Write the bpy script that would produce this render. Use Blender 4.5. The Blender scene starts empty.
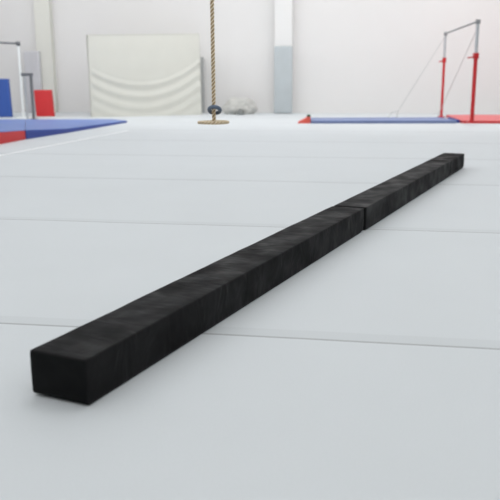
import bpy, bmesh, math, random
from mathutils import Vector, Matrix, noise
random.seed(4)
C = bpy.context.scene.collection
PI = math.pi

# ------------------------------------------------------------ camera model
F, TILT, ROLL = 743.9, 0.2324, -0.0056      # focal length in px, pitch down, roll
SA, S0, SD = -0.1691, 2.7503, 2.1656        # carpet seams: y = S0 + k*SD + SA*x

def at(px, py, z=0.0, d=None):
    """world point on the ray of photo pixel (px,py): at height z, or at forward distance d"""
    a, b = px - 250, py - 250
    X = a*math.cos(ROLL) + b*math.sin(ROLL)
    Y = -a*math.sin(ROLL) + b*math.cos(ROLL)
    c, s = math.cos(TILT), math.sin(TILT)
    rx, ry, rz = X/F, c - Y/F*s, -Y/F*c - s
    T = (z - 1)/rz if d is None else d/ry
    return Vector((rx*T, ry*T, 1 + rz*T))

# ------------------------------------------------------------ materials
def lin(c):
    return tuple(((v/255)/12.92 if v/255 <= .04045 else ((v/255+.055)/1.055)**2.4) for v in c) + (1,)

def mat(name, col, rough=.6, var=.06, scale=6, bump=0, bscale=40, metal=0, spec=.5, sheen=0, stretch=None, detail=4):
    m = bpy.data.materials.new(name); m.use_nodes = True
    nt = m.node_tree; N = nt.nodes; L = nt.links
    b = N['Principled BSDF']
    b.inputs['Roughness'].default_value = rough
    b.inputs['Metallic'].default_value = metal
    b.inputs['Specular IOR Level'].default_value = spec
    if sheen:
        b.inputs['Sheen Weight'].default_value = sheen
        b.inputs['Sheen Roughness'].default_value = .5
    tc = N.new('ShaderNodeTexCoord'); mp = N.new('ShaderNodeMapping')
    L.new(tc.outputs['Object'], mp.inputs[0])
    if stretch: mp.inputs['Scale'].default_value = stretch
    nz = N.new('ShaderNodeTexNoise'); nz.inputs['Scale'].default_value = scale; nz.inputs['Detail'].default_value = detail
    L.new(mp.outputs[0], nz.inputs['Vector'])
    rp = N.new('ShaderNodeValToRGB'); c = lin(col)
    rp.color_ramp.elements[0].position = .3; rp.color_ramp.elements[1].position = .7
    rp.color_ramp.elements[0].color = tuple(max(0, v*(1-var)) for v in c[:3]) + (1,)
    rp.color_ramp.elements[1].color = tuple(min(1, v*(1+var)) for v in c[:3]) + (1,)
    L.new(nz.outputs['Fac'], rp.inputs[0]); L.new(rp.outputs[0], b.inputs['Base Color'])
    if bump:
        n2 = N.new('ShaderNodeTexNoise'); n2.inputs['Scale'].default_value = bscale; n2.inputs['Detail'].default_value = 3
        L.new(mp.outputs[0], n2.inputs['Vector'])
        bp = N.new('ShaderNodeBump'); bp.inputs['Strength'].default_value = bump; bp.inputs['Distance'].default_value = .01
        L.new(n2.outputs['Fac'], bp.inputs['Height']); L.new(bp.outputs[0], b.inputs['Normal'])
    return m

def floor_mat():
    m = bpy.data.materials.new('sprung floor carpet'); m.use_nodes = True
    nt = m.node_tree; N = nt.nodes; L = nt.links; b = N['Principled BSDF']
    b.inputs['Roughness'].default_value = .62; b.inputs['Specular IOR Level'].default_value = .35
    def M(op, a, c=None, clamp=False):
        n = N.new('ShaderNodeMath'); n.operation = op; n.use_clamp = clamp
        for i, v in enumerate((a, c)):
            if v is None: continue
            if hasattr(v, 'links'): L.new(v, n.inputs[i])
            else: n.inputs[i].default_value = v
        return n.outputs[0]
    tc = N.new('ShaderNodeTexCoord'); sp = N.new('ShaderNodeSeparateXYZ'); L.new(tc.outputs['Object'], sp.inputs[0])
    x, y = sp.outputs[0], sp.outputs[1]
    wob = N.new('ShaderNodeTexNoise'); wob.inputs['Scale'].default_value = .8; L.new(tc.outputs['Object'], wob.inputs['Vector'])
    w = M('MULTIPLY', M('SUBTRACT', wob.outputs['Fac'], .5), .05)
    u = M('ADD', M('SUBTRACT', M('ADD', y, M('MULTIPLY', x, -SA)), S0), w)
    q = M('MULTIPLY', M('FRACT', M('DIVIDE', u, SD)), SD)            # metres past the last seam
    seam = M('LESS_THAN', q, .016)
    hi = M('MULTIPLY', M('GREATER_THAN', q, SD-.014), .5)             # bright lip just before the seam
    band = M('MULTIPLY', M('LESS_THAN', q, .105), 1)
    n1 = N.new('ShaderNodeTexNoise'); n1.inputs['Scale'].default_value = 1.1; n1.inputs['Detail'].default_value = 5; L.new(tc.outputs['Object'], n1.inputs['Vector'])
    n2 = N.new('ShaderNodeTexNoise'); n2.inputs['Scale'].default_value = 160; n2.inputs['Detail'].default_value = 2; L.new(tc.outputs['Object'], n2.inputs['Vector'])
    val = M('ADD', 1.0, M('MULTIPLY', M('SUBTRACT', n1.outputs['Fac'], .5), .07))
    val = M('ADD', val, M('MULTIPLY', M('SUBTRACT', n2.outputs['Fac'], .5), .10))
    val = M('SUBTRACT', val, M('MULTIPLY', seam, .33))
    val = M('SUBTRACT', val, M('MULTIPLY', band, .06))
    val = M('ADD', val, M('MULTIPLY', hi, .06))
    vm = N.new('ShaderNodeVectorMath'); vm.operation = 'SCALE'
    vm.inputs[0].default_value = FLOOR_COL; L.new(val, vm.inputs['Scale'])
    L.new(vm.outputs[0], b.inputs['Base Color'])
    h = M('ADD', M('MULTIPLY', n2.outputs['Fac'], .12), M('SUBTRACT', 1, seam))
    bp = N.new('ShaderNodeBump'); bp.inputs['Strength'].default_value = .25; bp.inputs['Distance'].default_value = .004
    L.new(h, bp.inputs['Height']); L.new(bp.outputs[0], b.inputs['Normal'])
    return m

FLOOR_COL = (.594, .626, .645)
FLOORM = floor_mat()
def black_mat(name, base, spec, var=.5, dist=.014):
    """black vinyl/suede cover: cloudy wear, wrinkles running across the block"""
    m = mat(name, base, rough=.6, var=var, scale=2.6, spec=spec, stretch=(1.5, 1, 1.5), bump=0)
    nt = m.node_tree; N = nt.nodes; L = nt.links; b = N['Principled BSDF']; b.inputs['IOR'].default_value = 1.24
    tc = N.new('ShaderNodeTexCoord'); mp = N.new('ShaderNodeMapping'); mp.inputs['Rotation'].default_value = (0, 0, .7)
    mp.inputs['Scale'].default_value = (3.4, 6.5, 4.2); L.new(tc.outputs['Object'], mp.inputs[0])
    n = N.new('ShaderNodeTexNoise'); n.inputs['Scale'].default_value = 1.5; n.inputs['Detail'].default_value = 2.5; n.inputs['Distortion'].default_value = .8
    L.new(mp.outputs[0], n.inputs['Vector'])
    bp = N.new('ShaderNodeBump'); bp.inputs['Strength'].default_value = .8; bp.inputs['Distance'].default_value = dist
    L.new(n.outputs['Fac'], bp.inputs['Height']); L.new(bp.outputs[0], b.inputs['Normal'])
    n3 = N.new('ShaderNodeTexNoise'); n3.inputs['Scale'].default_value = 6; n3.inputs['Detail'].default_value = 3
    L.new(tc.outputs['Object'], n3.inputs['Vector'])
    mr = N.new('ShaderNodeMapRange'); mr.inputs['From Min'].default_value = .3; mr.inputs['From Max'].default_value = .7
    mr.inputs['To Min'].default_value = .45; mr.inputs['To Max'].default_value = .8
    L.new(n3.outputs['Fac'], mr.inputs['Value']); L.new(mr.outputs[0], b.inputs['Roughness'])
    return m

BLACK = black_mat('black vinyl cover', (24, 24, 25), .25, .6, .012)
BLACK_FAR = black_mat('smoother black vinyl cover', (27, 27, 28), .3, .25, .005)
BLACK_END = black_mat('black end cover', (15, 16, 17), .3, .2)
BLACK_BASE = mat('black rubber base', (16, 16, 17), .8, .1)
THREAD = mat('dark seam thread', (16, 16, 17), .8, .1)
WALLM = mat('white painted wall', (214, 213, 212), .8, .012, .6, bump=.05, bscale=20)
CEILM = mat('white ceiling', (235, 235, 235), .9, .01)
CREAM = mat('cream paint', (209, 209, 202), .8, .015, 1)
PILLW = mat('bright white paint', (216, 216, 215), .7, .01, 1)
PADG = mat('grey blue vinyl padding', (174, 181, 184), .5, .04, 3, bump=.15, bscale=5)
PADL = mat('light grey vinyl padding', (190, 190, 194), .5, .04, 3, bump=.15, bscale=5)
CRASH = mat('off white vinyl', (200, 200, 192), .55, .02, 2, bump=.1, bscale=4)
BLUE_TOP = mat('light blue mat vinyl', (96, 124, 190), .42, .05, 1.5, bump=.1, bscale=6)
BLUE_DK = mat('dark blue mat vinyl', (32, 58, 142), .5, .06, 2)
BLUE_MID = mat('mid blue mat vinyl', (48, 84, 160), .5, .06, 2)
BLUE_FAR = mat('soft blue mat vinyl', (116, 131, 172), .5, .05, 2)
RED = mat('red mat vinyl', (196, 40, 44), .5, .06, 3)
RED_TOP = mat('pale red mat vinyl', (214, 96, 98), .45, .05, 2)
RED_ORANGE = mat('orange red vinyl', (222, 92, 78), .5, .06, 6)
RED_PAINT = mat('red powder coat', (186, 24, 30), .4, .05, 8)
STEEL = mat('brushed steel', (190, 194, 198), .4, .05, 30, metal=.6)
DSTEEL = mat('dark grey metal', (118, 120, 124), .45, .08, 20, metal=.5)
MSTEEL = mat('mid grey metal', (140, 142, 145), .45, .08, 20, metal=.3)
WHITEP = mat('white powder coat', (232, 236, 236), .4, .02, 8)
CABLE = mat('grey steel cable', (176, 178, 178), .5, .05, 30, metal=.2)
ROPE = mat('tan hemp rope', (240, 226, 200), .85, .14, 60, bump=.4, bscale=300)
def rope_mat():
    N = ROPE.node_tree.nodes; L = ROPE.node_tree.links
    a = N.new('ShaderNodeAttribute'); a.attribute_name = 'crown'
    rp = N.new('ShaderNodeValToRGB'); rp.color_ramp.elements[0].position = .62; rp.color_ramp.elements[1].position = .97
    rp.color_ramp.elements[0].color = (.40, .31, .20, 1); rp.color_ramp.elements[1].color = (1, 1, 1, 1)  # darkens the grooves between strands: their shade put into the colour
    mx = N.new('ShaderNodeMix'); mx.data_type = 'RGBA'; mx.blend_type = 'MULTIPLY'; mx.inputs[0].default_value = 1
    b = N['Principled BSDF']; src = b.inputs['Base Color'].links[0].from_socket
    L.new(a.outputs['Fac'], rp.inputs[0]); L.new(src, mx.inputs[6]); L.new(rp.outputs[0], mx.inputs[7]); L.new(mx.outputs[2], b.inputs['Base Color'])
rope_mat()
RINGM = mat('slate blue plastic', (88, 104, 124), .35, .1, 15)
GREEN_DK = mat('dark green fabric', (62, 84, 62), .8, .1)
BAG = mat('dark grey fabric', (122, 124, 122), .9, .15, 20)
BUNDLE = mat('pale grey beige fabric', (184, 184, 180), .9, .03, 8, bump=.1, bscale=12)
GREY_SHADE = mat('grey board', (160, 162, 162), .7, .05, 4)
TAPE = mat('white tape', (250, 251, 252), .5, .01)

# ------------------------------------------------------------ mesh helpers
def obj(name, bm, m, parent=None, smooth=False, loc=None):
    bmesh.ops.recalc_face_normals(bm, faces=bm.faces)
    me = bpy.data.meshes.new(name); bm.to_mesh(me); bm.free()
    if smooth:
        for p in me.polygons: p.use_smooth = True
        try: me.set_sharp_from_angle(angle=math.radians(50))
        except Exception: pass
    me.materials.append(m)
    o = bpy.data.objects.new(name, me); C.objects.link(o)
    if parent: o.parent = parent
    if loc is not None: o.location = loc
    return o

def thing(name, label, cat, loc=(0, 0, 0), rz=0, group=None):
    o = bpy.data.objects.new(name, None); C.objects.link(o); o.empty_display_size = .1
    o.location = loc; o.rotation_euler = (0, 0, rz)
    o['label'] = label; o['category'] = cat; o['kind'] = 'thing'
    if group: o['group'] = group
    return o

def tag(o, label, cat, group=None):
    o['label'] = label; o['category'] = cat; o['kind'] = 'thing'
    if group: o['group'] = group
    return o

def box(bm, x0, x1, y0, y1, z0, z1, bev=0):
    r = bmesh.ops.create_cube(bm, size=1)
    vs = r['verts']
    for v in vs:
        v.co = Vector((x0+(v.co.x+.5)*(x1-x0), y0+(v.co.y+.5)*(y1-y0), z0+(v.co.z+.5)*(z1-z0)))
    if bev:
        es = list({e for v in vs for e in v.link_edges})
        bmesh.ops.bevel(bm, geom=es, offset=bev, segments=3, affect='EDGES', profile=.6)
    return bm

def soft_block(w, l, h, r=.012, z0=0, ny=60, disp=0, dscale=4, seed=0, bulge=0, bm=None):
    """rounded block 0..w, 0..l, z0..z0+h, finely divided so that it can wrinkle"""
    bm = bm or bmesh.new()
    prof = []
    cs = [(w-r, r, -PI/2), (w-r, h-r, 0), (r, h-r, PI/2), (r, r, PI)]
    pts = []
    for k, (cx, cz, a0) in enumerate(cs):
        for i in range(5):
            a = a0 + i*PI/2/4
            pts.append((cx+r*math.cos(a), cz+r*math.sin(a)))
        nx = cs[(k+1) % 4]
        a1 = nx[2]
        e = (nx[0]+r*math.cos(a1), nx[1]+r*math.sin(a1)); s = pts[-1]
        n = max(2, int(math.hypot(e[0]-s[0], e[1]-s[1])/.02)); n = min(n, 12)
        for i in range(1, n): pts.append((s[0]+(e[0]-s[0])*i/n, s[1]+(e[1]-s[1])*i/n))
    st = []
    for i in range(5):                               # rounded end
        a = i*PI/2/4; st.append((r*(1-math.sin(a)), r*(1-math.cos(a))))
    st = [(r-r*math.cos(i*PI/8), r*(1-math.sin(i*PI/8))) for i in range(5)]
    stations = st + [(r+(l-2*r)*i/ny, 0) for i in range(1, ny)] + [(l-a, b) for a, b in reversed(st)]
    rings = []
    cxm, czm = w/2, h/2
    for (yy, ins) in stations:
        ring = []
        for (x, z) in pts:
            dx, dz = x-cxm, z-czm
            x2 = cxm+dx*(1-2*ins/w); z2 = czm+dz*(1-2*ins/h)
            p = Vector((x2, yy, z2))
            if disp:
                d = noise.noise(Vector((p.x*dscale*.8+seed, p.y*dscale, p.z*dscale*.8)))
                d += .5*noise.noise(Vector((p.x*dscale*2+seed, p.y*dscale*2.6, p.z*dscale*2+7)))
                edge = .4 + .6*min(1, max(0, (z/h)))
                nv = Vector((dx/(w/2), 0, dz/(h/2)))
                p += Vector((nv.x, 0, nv.z if nv.z > 0 else 0))*d*disp*edge
            if bulge:
                t = math.sin(PI*min(1, max(0, z2/h)))
                p.x += (1 if dx > 0 else -1)*bulge*t*(abs(dx)/(w/2))
            p.z += z0
            ring.append(bm.verts.new(p))
        rings.append(ring)
    n = len(pts)
    for a, b in zip(rings, rings[1:]):
        for i in range(n):
            bm.faces.new((a[i], a[(i+1) % n], b[(i+1) % n], b[i]))
    for rg in (rings[0], rings[-1]):
        c = bm.verts.new(sum((v.co for v in rg), Vector())/n)
        for i in range(n): bm.faces.new((rg[i], rg[(i+1) % n], c))
    return bm

def tube(bm, pts, r, n=10, cap=True, r_end=None):
    pts = [Vector(p) for p in pts]; rings = []
    up = Vector((0, 0, 1))
    for i, p in enumerate(pts):
        t = (pts[min(i+1, len(pts)-1)] - pts[max(i-1, 0)]).normalized()
        a = t.cross(up if abs(t.dot(up)) < .95 else Vector((1, 0, 0))).normalized(); b = t.cross(a)
        rr = r if r_end is None else r+(r_end-r)*i/(len(pts)-1)
        rings.append([bm.verts.new(p+a*rr*math.cos(2*PI*k/n)+b*rr*math.sin(2*PI*k/n)) for k in range(n)])
    for A, B in zip(rings, rings[1:]):
        for k in range(n): bm.faces.new((A[k], A[(k+1) % n], B[(k+1) % n], B[k]))
    if cap: bm.faces.new(rings[0]); bm.faces.new(rings[-1])
    return bm

def prism(bm, top, bot):
    """closed solid between two polygons of equal vertex count"""
    T = [bm.verts.new(p) for p in top]; B = [bm.verts.new(p) for p in bot]; n = len(T)
    bm.faces.new(T); bm.faces.new(B)
    for i in range(n): bm.faces.new((T[i], T[(i+1) % n], B[(i+1) % n], B[i]))
    return bm

def strands(bm, path, rope_r, pitch, n_str=3, seg=5, step=.008):
    """twisted rope round a path given as a function s->(point, normal, binormal), s in 0..length"""
    fn, length = path
    N = max(8, int(length/step)); lay = bm.verts.layers.float.get('crown') or bm.verts.layers.float.new('crown')
    for k in range(n_str):
        rings = []; sr = rope_r*.53
        for i in range(N+1):
            s = length*i/N; p, a, b = fn(s); ph = 2*PI*(s/pitch + k/n_str)
            u = a*math.cos(ph)+b*math.sin(ph); v = -a*math.sin(ph)+b*math.cos(ph)
            ring = []
            for q in range(seg):
                t = 2*PI*q/seg; w = bm.verts.new(p+u*rope_r*.5+u*sr*math.cos(t)+v*sr*math.sin(t))
                w[lay] = .5+.5*math.cos(t); ring.append(w)
            rings.append(ring)
        for A, B in zip(rings, rings[1:]):
            for q in range(seg): bm.faces.new((A[q], A[(q+1) % seg], B[(q+1) % seg], B[q]))
        bm.faces.new(rings[0]); bm.faces.new(rings[-1])
    return bm

def struct(name, bm, m):
    o = obj(name, bm, m); o['kind'] = 'structure'; return o

# ------------------------------------------------------------ room
XL, XR, YF, ZC = -9.0, 9.5, -4.0, 5.2
bm = bmesh.new(); box(bm, -14, 14, YF-3, 25, -.1, 0); struct('floor', bm, FLOORM)
wy = at(283, 113.0).y - SA*at(283, 113.0).x               # far wall runs parallel to the carpet seams
def wall_pt(px, off=0):
    """point of the far wall's base seen at photo column px, off metres in front of it"""
    a = at(px, 100, d=10); k = a.x/a.y
    y = (wy-off)/(1-SA*k); return Vector((k*y, y, 0))
WA = math.atan(SA)
def far_wall(y0, y1, z0, z1):
    bm = bmesh.new()
    p = lambda x, o: Vector((x, wy+o+SA*x, 0))
    q = [p(-14, y0), p(14, y0), p(14, y1), p(-14, y1)]
    prism(bm, [v+Vector((0, 0, z1)) for v in q], [v+Vector((0, 0, z0)) for v in q]); return bm
struct('wall_back', far_wall(0, .2, 0, ZC), WALLM)
bm = bmesh.new(); box(bm, XL-.2, XL, YF, 21.1, 0, ZC); struct('wall_left', bm, WALLM)
bm = bmesh.new(); box(bm, XR, XR+.2, YF, 18.0, 0, ZC); struct('wall_right', bm, WALLM)
bm = bmesh.new(); box(bm, XL-.2, XR+.2, YF-.2, YF, 0, ZC); struct('wall_front', bm, WALLM)
bm = bmesh.new(); box(bm, XL-.2, XR+.2, YF-.2, 22, ZC, ZC+.1); struct('ceiling', bm, CEILM)
struct('baseboard_back', far_wall(-.02, 0, 0, .1), WALLM)

# pilasters and wall padding
def on_wall(name, px0, px1, z0, z1, depth, m, bev=0, off=0):
    a, b = wall_pt(px0, off+depth), wall_pt(px1, off+depth)
    w = (b-a).length; bm = bmesh.new(); box(bm, 0, w, 0, depth-.002, z0, z1, bev)
    o = obj(name, bm, m, smooth=bool(bev)); o.location = a; o.rotation_euler[2] = WA; return o
def zat(px, py, off):
    p = wall_pt(px, off); return at(px, py, d=p.y).z
p = on_wall('trim_1', 274.5, 291.5, 0, ZC, .25, PILLW); p['kind'] = 'structure'
p = on_wall('trim_2', 40, 55, 0, ZC, .2, CREAM); p['kind'] = 'structure'
tag(on_wall('pillar_pad', 273.8, 292, .01, zat(283, 46, .35), .1, PADG, .03, off=.25),
    'grey blue padding wrapped round the lower half of the white pillar right of the rope', 'wall pad')
tag(on_wall('wall_pad', 26.6, 42, .01, zat(30, 51, .3), .1, PADL, .03, off=.2),
    'light grey padding panel standing on the wall behind the dark metal stand', 'wall pad')

# white tape line along the left edge of the carpet
a, b = at(-40, 163.3), at(128, 130.6)
dv = (b-a).normalized(); nv = Vector((-dv.y, dv.x, 0))*.016
bm = bmesh.new(); Z = Vector((0, 0, .003))
prism(bm, [a-nv+Z, b-nv+Z, b+nv+Z, a+nv+Z], [a-nv, b-nv, b+nv, a+nv])
tag(obj('floor_tape', bm, TAPE), 'thin white tape line on the grey carpet beside the blue and red platform', 'tape')

# ------------------------------------------------------------ the two black beam sections
BX, BY, ANG, BW, BH, L1, L2 = -.7005, 2.2175, .4444, .2195, .1545, 2.8785, 6.5309
dirv = Vector((math.sin(ANG), math.cos(ANG), 0))
def make_beam(label, s0, length, seams, seed, shift=0, mt=None, disp=.0014):
    side = Vector((math.cos(ANG), -math.sin(ANG), 0))
    t = thing('foam_balance_beam', label, 'balance beam', Vector((BX, BY, 0))+dirv*s0+side*shift, -ANG, 'black foam beam sections laid end to end')
    obj('cover', soft_block(BW, length, BH-.008, .006, .008, ny=int(length*45), disp=disp, dscale=5, seed=seed, bulge=.002), mt or BLACK, t, True)
    bm = soft_block(BW-.036, length-.04, .02, .004, 0, ny=4); bmesh.ops.translate(bm, verts=bm.verts, vec=(.032, .012, 0))
    obj('base', bm, BLACK_BASE, t, True)
    for yy in seams:                                     # sewn seam round top and sides
        bm = bmesh.new(); e = .0022
        path = [(-e, yy, .03), (-e, yy, BH-.014), (.004, yy, BH-.002), (.016, yy, BH+e*.7), (BW/2, yy, BH+e*.9), (BW-.016, yy, BH+e*.7), (BW-.004, yy, BH-.002), (BW+e, yy, BH-.014), (BW+e, yy, .03)]
        tube(bm, path, .0024, 6); obj('seam', bm, THREAD, t, True)
    return t
b1 = make_beam('near section of the black foam beam, square end facing the camera', 0, L1, [], 3)
# the sewn end panel of the near section
bm = soft_block(BW-.004, .02, BH-.016, .005, 0, ny=3, bulge=.001); bmesh.ops.translate(bm, verts=bm.verts, vec=(.002, -.0025, .013))
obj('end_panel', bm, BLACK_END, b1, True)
b2 = make_beam('far section of the black foam beam, beyond the joint, sewn band at its end', L1+.03, L2-L1-.03, [L2-L1-.03-.80], 31, .006, BLACK_FAR, .0008)
# slightly raised sewn band at the far end
bm = soft_block(BW+.006,   .78, BH-.02, .014, .022, ny=20, disp=.001, seed=5); bmesh.ops.translate(bm, verts=bm.verts, vec=(-.003, L2-L1-.03-.782, .0))
obj('end_band', bm, black_mat('black band cover', (19, 19, 20), .15, .2, .004), b2, True)

# ------------------------------------------------------------ climbing rope
RC = at(214.0, 122.3, d=6.0)
t = thing('climbing_rope', 'tan twisted climbing rope hanging from the ceiling with a flat coiled disc at its end', 'rope', (RC.x, RC.y, RC.z))
line = lambda s: (Vector((0, 0, s)), Vector((1, 0, 0)), Vector((0, 1, 0)))
obj('rope_strand', strands(bmesh.new(), (line, ZC-RC.z),   .0165, .092, 3, 8, .006), ROPE, t, True)
turns, rr = 4, .0135
bm = bmesh.new()
def spiral(s):
    # concentric coils from the centre out
    th = math.sqrt(2*s/(.0285/(2*PI))+.6); r_ = .0285/(2*PI)*th
    n = Vector((math.cos(th), math.sin(th), 0)); return n*r_, n, Vector((0, 0, 1))
Rmax = .130; lenS = (Rmax/(.0285/(2*PI)))**2*(.0285/(2*PI))/2
strands(bm, (spiral, lenS), .0118, .085, 3, 8, .006)
dd = obj('coiled_disc', bm, ROPE, t, True)
th_end = math.sqrt(2*lenS/(.0285/(2*PI))+.6); dd.rotation_euler[2] = PI/2-th_end; dd.location.x = -.012
# ring on the rope
RZ = at(214, 110, d=6.0).z
bm = bmesh.new(); n1, n2 = 40, 16; R_, r_ = .0425, .0155; V = []
for i in range(n1):
    a = 2*PI*i/n1
    V.append([bm.verts.new(((R_+r_*math.cos(2*PI*j/n2))*math.cos(a), (R_+r_*math.cos(2*PI*j/n2))*math.sin(a), r_*math.sin(2*PI*j/n2))) for j in range(n2)])
for i in range(n1):
    for j in range(n2): bm.faces.new((V[i][j], V[(i+1) % n1][j], V[(i+1) % n1][(j+1) % n2], V[i][(j+1) % n2]))
o = obj('ring', bm, RINGM, t, True); o.location = (.006, 0, RZ-RC.z); o.rotation_euler = (-math.radians(38), math.radians(3), 0)

# ------------------------------------------------------------ crash mat leaning on the far wall
A, B = at(92, 117.3), at(201.5, 114.7)
A.y -= .0; w = (B-A).length; rz = math.atan2(B.y-A.y, B.x-A.x)
Hm = 2.02
t = thing('crash_mat', 'big off-white crash mat standing on edge against the wall, its cover sagging in curved folds', 'crash mat', A, rz)
bm = bmesh.new(); NX, NZ = 90, 90; th = .2
zA, zB = at(90, 35, d=A.y+.08).z, at(200, 33.7, d=B.y+.08).z
zt = lambda u: zA*(1-u)+zB*u
def front(u, v):
    s = (v*1.0) - (.22 + .95*(u-.45)**2)*1.0        # distance above the lowest fold curve
    fold = 0
    c = .40 + .95*(u-.46)**2                         # height of the top fold (0..1)
    dd = c - v
    if dd > -.05:
        fold = math.sin(dd*44+.9)*.013*min(1, (dd+.05)/.06)*max(.35, 1-dd*1.2)
        fold *= (1 if u > .03 else u/.03)
    sag = .03*math.sin(PI*u)*(1-v)
    return -fold-sag
G = [[bm.verts.new((w*i/NX, front(i/NX, j/NZ)+.08*j/NZ, zt(i/NX)*j/NZ)) for j in range(NZ+1)] for i in range(NX+1)]
Bk = [[bm.verts.new((w*i/NX, th+.08*j, zt(i/NX)*j)) for j in (0, 1)] for i in range(NX+1)]
for i in range(NX):
    for j in range(NZ): bm.faces.new((G[i][j], G[i+1][j], G[i+1][j+1], G[i][j+1]))
    bm.faces.new((G[i][NZ], G[i+1][NZ], Bk[i+1][1], Bk[i][1])); bm.faces.new((Bk[i][0], Bk[i+1][0], G[i+1][0], G[i][0]))
    bm.faces.new((Bk[i][0], Bk[i][1], Bk[i+1][1], Bk[i+1][0]))
for i in (0, NX): bm.faces.new([G[i][j] for j in range(NZ+1)]+[Bk[i][1], Bk[i][0]])
obj('cover', bm, CRASH, t, True)
# edge piping
bm = bmesh.new()
tube(bm, [(0, 0, .01), (0, .08, zt(0)), (w, .08, zt(1)), (w, 0, .01)], .011, 8)
obj('piping', bm, CRASH, t, True)

# narrow grey board standing in for the shade at its right edge
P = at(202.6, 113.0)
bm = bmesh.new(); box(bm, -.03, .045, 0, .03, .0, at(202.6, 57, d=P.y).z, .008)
o = obj('shade_strip', bm, GREY_SHADE); o.location = P+Vector((0, .05, 0)); tag(o, 'narrow grey board standing in for the shaded gap at the right edge of the big crash mat', 'strip')

# pale fabric bundle and dark bag at the wall
def lump(name, c, sx, sy, sz, m, seed):
    bm = bmesh.new(); bmesh.ops.create_icosphere(bm, subdivisions=5, radius=1)
    for v in bm.verts:
        n = noise.noise(v.co*1.6+Vector((seed, 0, 0)))*.16 + noise.noise(v.co*4+Vector((seed, 3, 0)))*.08
        co = v.co*(1+n); co.z = max(co.z, -.55)+.55
        # superellipse-ish squareness
        v.co = Vector((co.x*sx, co.y*sy, co.z*sz))
    o = obj(name, bm, m, smooth=True); o.location = c; return o
c = wall_pt(240, .55)
tag(lump('fabric_bundle', c, .42, .28, .28, BUNDLE, 2), 'pale grey bundle of fabric slumped at the foot of the far wall behind the rope', 'bundle')
c = at(240, 114.2)
c = wall_pt(240.5, .98)
tag(lump('duffel_bag', c, .105, .10, .10, BAG, 9), 'small dark grey bag on the floor in front of the pale bundle', 'bag')

# ------------------------------------------------------------ left platform of mats
def up(p, z): return Vector((p.x, p.y, z))
def ztop(px, py_bottom, py_top):
    g = at(px, py_bottom); return at(px, py_top, d=g.y).z
g0, g1, g2, g3 = at(-30, 150.2), at(26, 139.3), at(66, 133.1), at(127, 122.6)
h0, h1, h2, h3 = .215, ztop(26, 139.3, 130.6), ztop(66, 133.1, 129.2), .03
back_r, back_m, back_l = at(112, 119.7, .03), at(26, 119.9, .09), at(-60, 120.2, .10)
t = thing('landing_mat', 'low blue platform mat with a dark blue side, tapering towards the white crash mat', 'mat', g1)
O = Vector(g1)
e = .012
top = [up(g1, h1), up(g2, h2), up(g3, h3), back_r, back_m]
bot = [up(g1, 0), up(g2, 0), up(g3, 0), up(back_r, 0), up(back_m, 0)]
obj('side_panel', prism(bmesh.new(), [p-O for p in top], [p-O for p in bot]), BLUE_DK, t)
obj('top_cover', prism(bmesh.new(), [p-O+Vector((0, 0, e)) for p in top], [p-O for p in top]), BLUE_TOP, t)
t = thing('landing_mat', 'blue platform mat section with a bright red side at the left edge of the floor', 'mat', g0)
O = Vector(g0); gm, gb = Vector(g1), back_m
top = [up(g0, h0), up(gm, h1), gb, back_l]; bot = [up(g0, 0), up(gm, 0), up(gb, 0), up(back_l, 0)]
s = Vector((-.006, 0, 0))
obj('side_panel', prism(bmesh.new(), [p-O+s for p in top], [p-O+s for p in bot]), RED, t)
obj('top_cover', prism(bmesh.new(), [p-O+s+Vector((0, 0, e)) for p in top], [p-O+s for p in top]), BLUE_TOP, t)

# mats standing against the wall on the left
def leaning(name, px0, px1, d0, ytop, m, label, cat, skew=0, th=.12, lean=.10, ybase=117.3):
    a, b = at(px0, ybase), at(px1, ybase-.1)
    w = (b-a).length; z = at(px0, ytop, d=a.y+lean).z
    th2 = th
    bm = bmesh.new(); box(bm, 0, w, 0, th2, 0, z, .02)
    for v in bm.verts:
        v.co.y += lean*v.co.z/z; v.co.x += skew*v.co.z/z
    o = obj(name, bm, m, smooth=True); o.location = a; o.rotation_euler[2] = math.atan2(b.y-a.y, b.x-a.x)
    return tag(o, label, cat)
leaning('folding_mat', -40, 11.5, 0, 79, BLUE_MID, 'blue mat leaning upright against the wall at the far left', 'mat', skew=-.06)
leaning('folding_mat', 36.3, 54, 0, 90, RED, 'small red mat standing upright beside the light grey wall padding', 'mat', skew=-.05, ybase=116.6)

# white bar frame cut by the left edge
P1 = at(23.6, 118.2); P0 = P1+Vector((-1.9, .25, 0))
zb = at(21.5, 44, d=P1.y).z
t = thing('horizontal_bar', 'white posted bar frame with a grey crossbar, cut off by the left edge', 'gymnastics bar', P1)
for q in (P1, P0):
    q = q-P1
    bm = bmesh.new(); tube(bm, [q+Vector((0, 0, .02)), q+Vector((0, 0, zb))], .028, 12); obj('post', bm, WHITEP, t, True)
    bm = bmesh.new(); box(bm, q.x-.12, q.x+.12, q.y-.2, q.y+.2, 0, .03, .01); obj('base', bm, WHITEP, t, True)
    bm = bmesh.new(); box(bm, q.x-.045, q.x+.045, q.y-.045, q.y+.045, zb-.04, zb+.06, .015); obj('bracket', bm, DSTEEL, t, True)
bm = bmesh.new(); tube(bm, [Vector((0, 0, zb+.01)), P0-P1+Vector((0, 0, zb+.13))], .022, 12); obj('crossbar', bm, DSTEEL, t, True)

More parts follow.
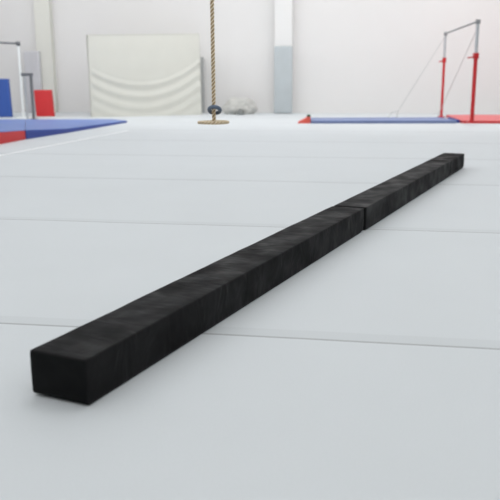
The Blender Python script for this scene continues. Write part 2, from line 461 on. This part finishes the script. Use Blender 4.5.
# dark metal stand before the grey padding
P1 = at(33.9, 119.6); P0 = at(27.5, 118.6, d=P1.y); P0.z = 0
zs = at(33.3, 74.5, d=P1.y).z
t = thing('metal_stand', 'narrow dark metal stand with two uprights in front of the light grey padding', 'stand', P1)
bm = bmesh.new(); tube(bm, [(0, 0, .0), (0, 0, zs)], .034, 12); obj('post', bm, DSTEEL, t, True)
q = P0-P1
bm = bmesh.new(); tube(bm, [q, q+Vector((0, 0, zs))], .022, 12); obj('post', bm, STEEL, t, True)
bm = bmesh.new(); box(bm, q.x-.07, .05, min(q.y, 0)-.03, max(q.y, 0)+.03, zs-.035, zs+.035, .01); obj('crossbar', bm, DSTEEL, t, True)
bm = bmesh.new(); box(bm, -.07, .07, -.07, .07, 0, .02, .005); obj('foot', bm, DSTEEL, t, True)

# ------------------------------------------------------------ right: blue and red mats, red wedge, high bar
zt_ = .05
fl, fr = at(311, 123.6), at(461, 123.4); bl_, br_ = at(311, 118.3, zt_), at(452, 117.8, zt_)
O = Vector(fl)
t = thing('landing_mat', 'long thin blue mat lying along the far edge of the floor left of the bar', 'mat', O)
frc, frd = at(456, 123.4), at(441.5, 118)
top = [up(fl, zt_), up(frc, zt_), up(br_ if False else at(441, 117.8, zt_), zt_), up(bl_, zt_)]
obj('cover', prism(bmesh.new(), [p-O for p in top], [up(p-O, 0) for p in top]), BLUE_FAR, t)
bm = bmesh.new(); tube(bm, [p-O+Vector((0, 0, .0)) for p in top+[top[0]]], .012, 6); obj('piping', bm, BLUE_FAR, t, True)
# red mat
zr = .045
R1, R2, R3, R4 = at(458, 123.4), at(580, 123.9), at(590, 117.5, zr), at(446, 117.2, zr)
k1, k4 = Vector(R1), Vector(R4)
k4 = up(at(443.5, 117, zr), zr)
top = [up(at(462, 123.4), zr), up(R2, zr), up(at(590, 115.0, zr), zr), up(at(446, 115.2, zr), zr)]
# keep clear of the blue mat's right end
bl = at(462, 123.4); 
top[0] = up(bl, zr)
O = Vector(bl)
t = thing('landing_mat', 'red mat with a dark red front edge under the tall bar, at the right edge', 'mat', O)
obj('side_panel', prism(bmesh.new(), [p-O for p in top], [up(p-O, 0) for p in top]), RED, t)
obj('top_cover', prism(bmesh.new(), [p-O+Vector((0, 0, .01)) for p in top], [p-O for p in top]), RED_TOP, t)
RT = zr+.01
# dark blue corner piece between both mats
bm = bmesh.new(); c0, c1, c2 = at(456.6, 122.9), at(459.6, 122.9), at(448, 119.6)
prism(bm, [up(c0, .06), up(c1, .06), up(c2, .06)], [up(c0, 0), up(c1, 0), up(c2, 0)])
tag(obj('corner_wedge', bm, BLUE_DK), 'small dark blue corner wedge between the long blue mat and the red mat', 'mat')
# red wedge at the left end of the blue mat
w0, w1 = at(297.5, 123.4), at(310.4, 123.4); hw = at(310.4, 115.6, d=w1.y).z
O = Vector(w0); L_ = (w1-w0).length
t = thing('foam_wedge', 'small orange red foam wedge at the left end of the long thin blue mat', 'wedge', O, math.atan2(w1.y-w0.y, w1.x-w0.x))
bm = bmesh.new()
sec = [(0, 0), (L_, 0), (L_, hw*.85), (L_*.8, hw*.8), (L_*.45, hw*.42), (.02, .02)]
prism(bm, [Vector((x, 0, z)) for x, z in sec], [Vector((x, .55, z)) for x, z in sec]); obj('body', bm, RED_ORANGE, t)
bm = bmesh.new(); box(bm, L_*.72, L_*1.0, -.005, .3, hw*.86, hw*1.05, .01); obj('strap', bm, GREEN_DK, t, True)

# high bar
Lp = at(441.9, 117.6, RT-.0) ; Rp = at(471.7, 122.2, RT)
zl, zr_ = at(444.6, 33.5, d=Lp.y).z, at(477.6, 21.3, d=Rp.y).z
Lp = at(441.2, 117.3, 0); zl = at(444.6, 33.5, d=Lp.y).z
mid = Rp.copy()
t = thing('high_bar', 'tall bar with red lower posts and silver upper posts, standing on the red mat', 'gymnastics bar', up(mid, 0))
O = up(mid, 0)
for (q, z, pyj, pxj, r, zbase) in ((Lp, zl, 58.5, 443.7, .034, 0), (Rp, zr_, 54, 475.4, .043, RT)):
    v = up(q-O, 0); zj = at(pxj, pyj, d=q.y).z
    bm = bmesh.new(); tube(bm, [up(v, zbase), up(v, zj)], r*.88, 16); lo = obj('lower_post', bm, RED_PAINT, t, True)
    bm = bmesh.new(); tube(bm, [up(v, zj-.02), up(v, z-.02)], r*.75, 14); obj('upper_post', bm, STEEL, t, True)
    bm = bmesh.new(); box(bm, v.x-r*1.15, v.x+r*1.15, v.y-r*1.15, v.y+r*1.15, zj-.09, zj+.02, .015); cl = obj('collar', bm, RED_PAINT, t, True)
    bm = bmesh.new(); tube(bm, [up(v, zj-.05), up(v, zj-.07)+Vector((-r*3.6, 0, 0))], .014, 8); obj('lever', bm, RED_PAINT, cl, True)
    bm = bmesh.new(); box(bm, v.x-r*.9, v.x+r*.9, v.y-r*1.0, v.y+r*1.0, z-.05, z+.035, .012); obj('bar_clamp', bm, MSTEEL, t, True)
    bm = bmesh.new(); box(bm, v.x-r*1.9, v.x+r*1.9, v.y-r*1.9, v.y+r*1.9, zbase, zbase+.03, .008); obj('base_plate', bm, RED_PAINT, t, True)
bm = bmesh.new(); tube(bm, [up(Lp-O, zl), up(Rp-O, zr_)], .019, 12); obj('crossbar', bm, MSTEEL, t, True)
# tension cables
j = at(398.5, 110.5, d=16.6); e1, e2 = at(396.3, 117.7, 0), at(388.5, 117.2, 0)
def cable(pts, r=.0065):
    bm = bmesh.new()
    for a, b in pts: tube(bm, [Vector(a)-O, Vector(b)-O], r, 6)
    obj('tension_cable', bm, CABLE, t, True)
kk = at(391, 112.8, d=16.6)
cable([(up(Lp, zl-.05), j), (j, e1), (j, kk), (kk, e2)])
cable([(up(Rp, zr_-.12), at(441.3, 117.0, 0)+Vector((-.05, .15, 0)))])

# ------------------------------------------------------------ ceiling lamps (above the picture), added wall fills and world
def area(x, y, z, sx, sy, e, rot=(0, 0, 0)):
    l = bpy.data.lights.new('ceiling_and_fill_area', 'AREA'); l.shape = 'RECTANGLE'; l.size = sx; l.size_y = sy; l.energy = e
    l.color = (1, .995, .985)
    o = bpy.data.objects.new('area_light', l); C.objects.link(o); o.location = (x, y, z); o.rotation_euler = rot
for y in (-1, 4.5, 10, 15.2):
    for x in (-5, 0, 5):
        area(x, y, ZC-.1, 3.6, 3.6, 66)
for x in (-7, -2.4, 2.4, 7):  # unseen fill lights added to brighten the far wall
    yy = wy + SA*x - 4.2
    area(x, yy, ZC-.35, 4.2, 1.6, 98, (math.radians(52), 0, WA))
wd = bpy.data.worlds.new('world'); bpy.context.scene.world = wd; wd.use_nodes = True
wd.node_tree.nodes['Background'].inputs[0].default_value = (.9, .95, 1, 1)
wd.node_tree.nodes['Background'].inputs[1].default_value = .6

# ------------------------------------------------------------ camera
cd = bpy.data.cameras.new('camera'); cam = bpy.data.objects.new('camera', cd); C.objects.link(cam)
cam.location = (0, 0, 1)
cam.rotation_euler = (Matrix.Rotation(PI/2-TILT, 3, 'X') @ Matrix.Rotation(ROLL, 3, 'Z')).to_euler()
cd.sensor_width = 36; cd.lens = F/500*36; cd.clip_end = 100; cd.clip_start = .05
cd.dof.use_dof = True; cd.dof.focus_distance = 3.9; cd.dof.aperture_fstop = 3.2
bpy.context.scene.camera = cam
sc = bpy.context.scene
sc.view_settings.view_transform = 'Standard'; sc.view_settings.look = 'None'
sc.view_settings.exposure = 0; sc.cycles.max_bounces = 10; sc.cycles.diffuse_bounces = 6
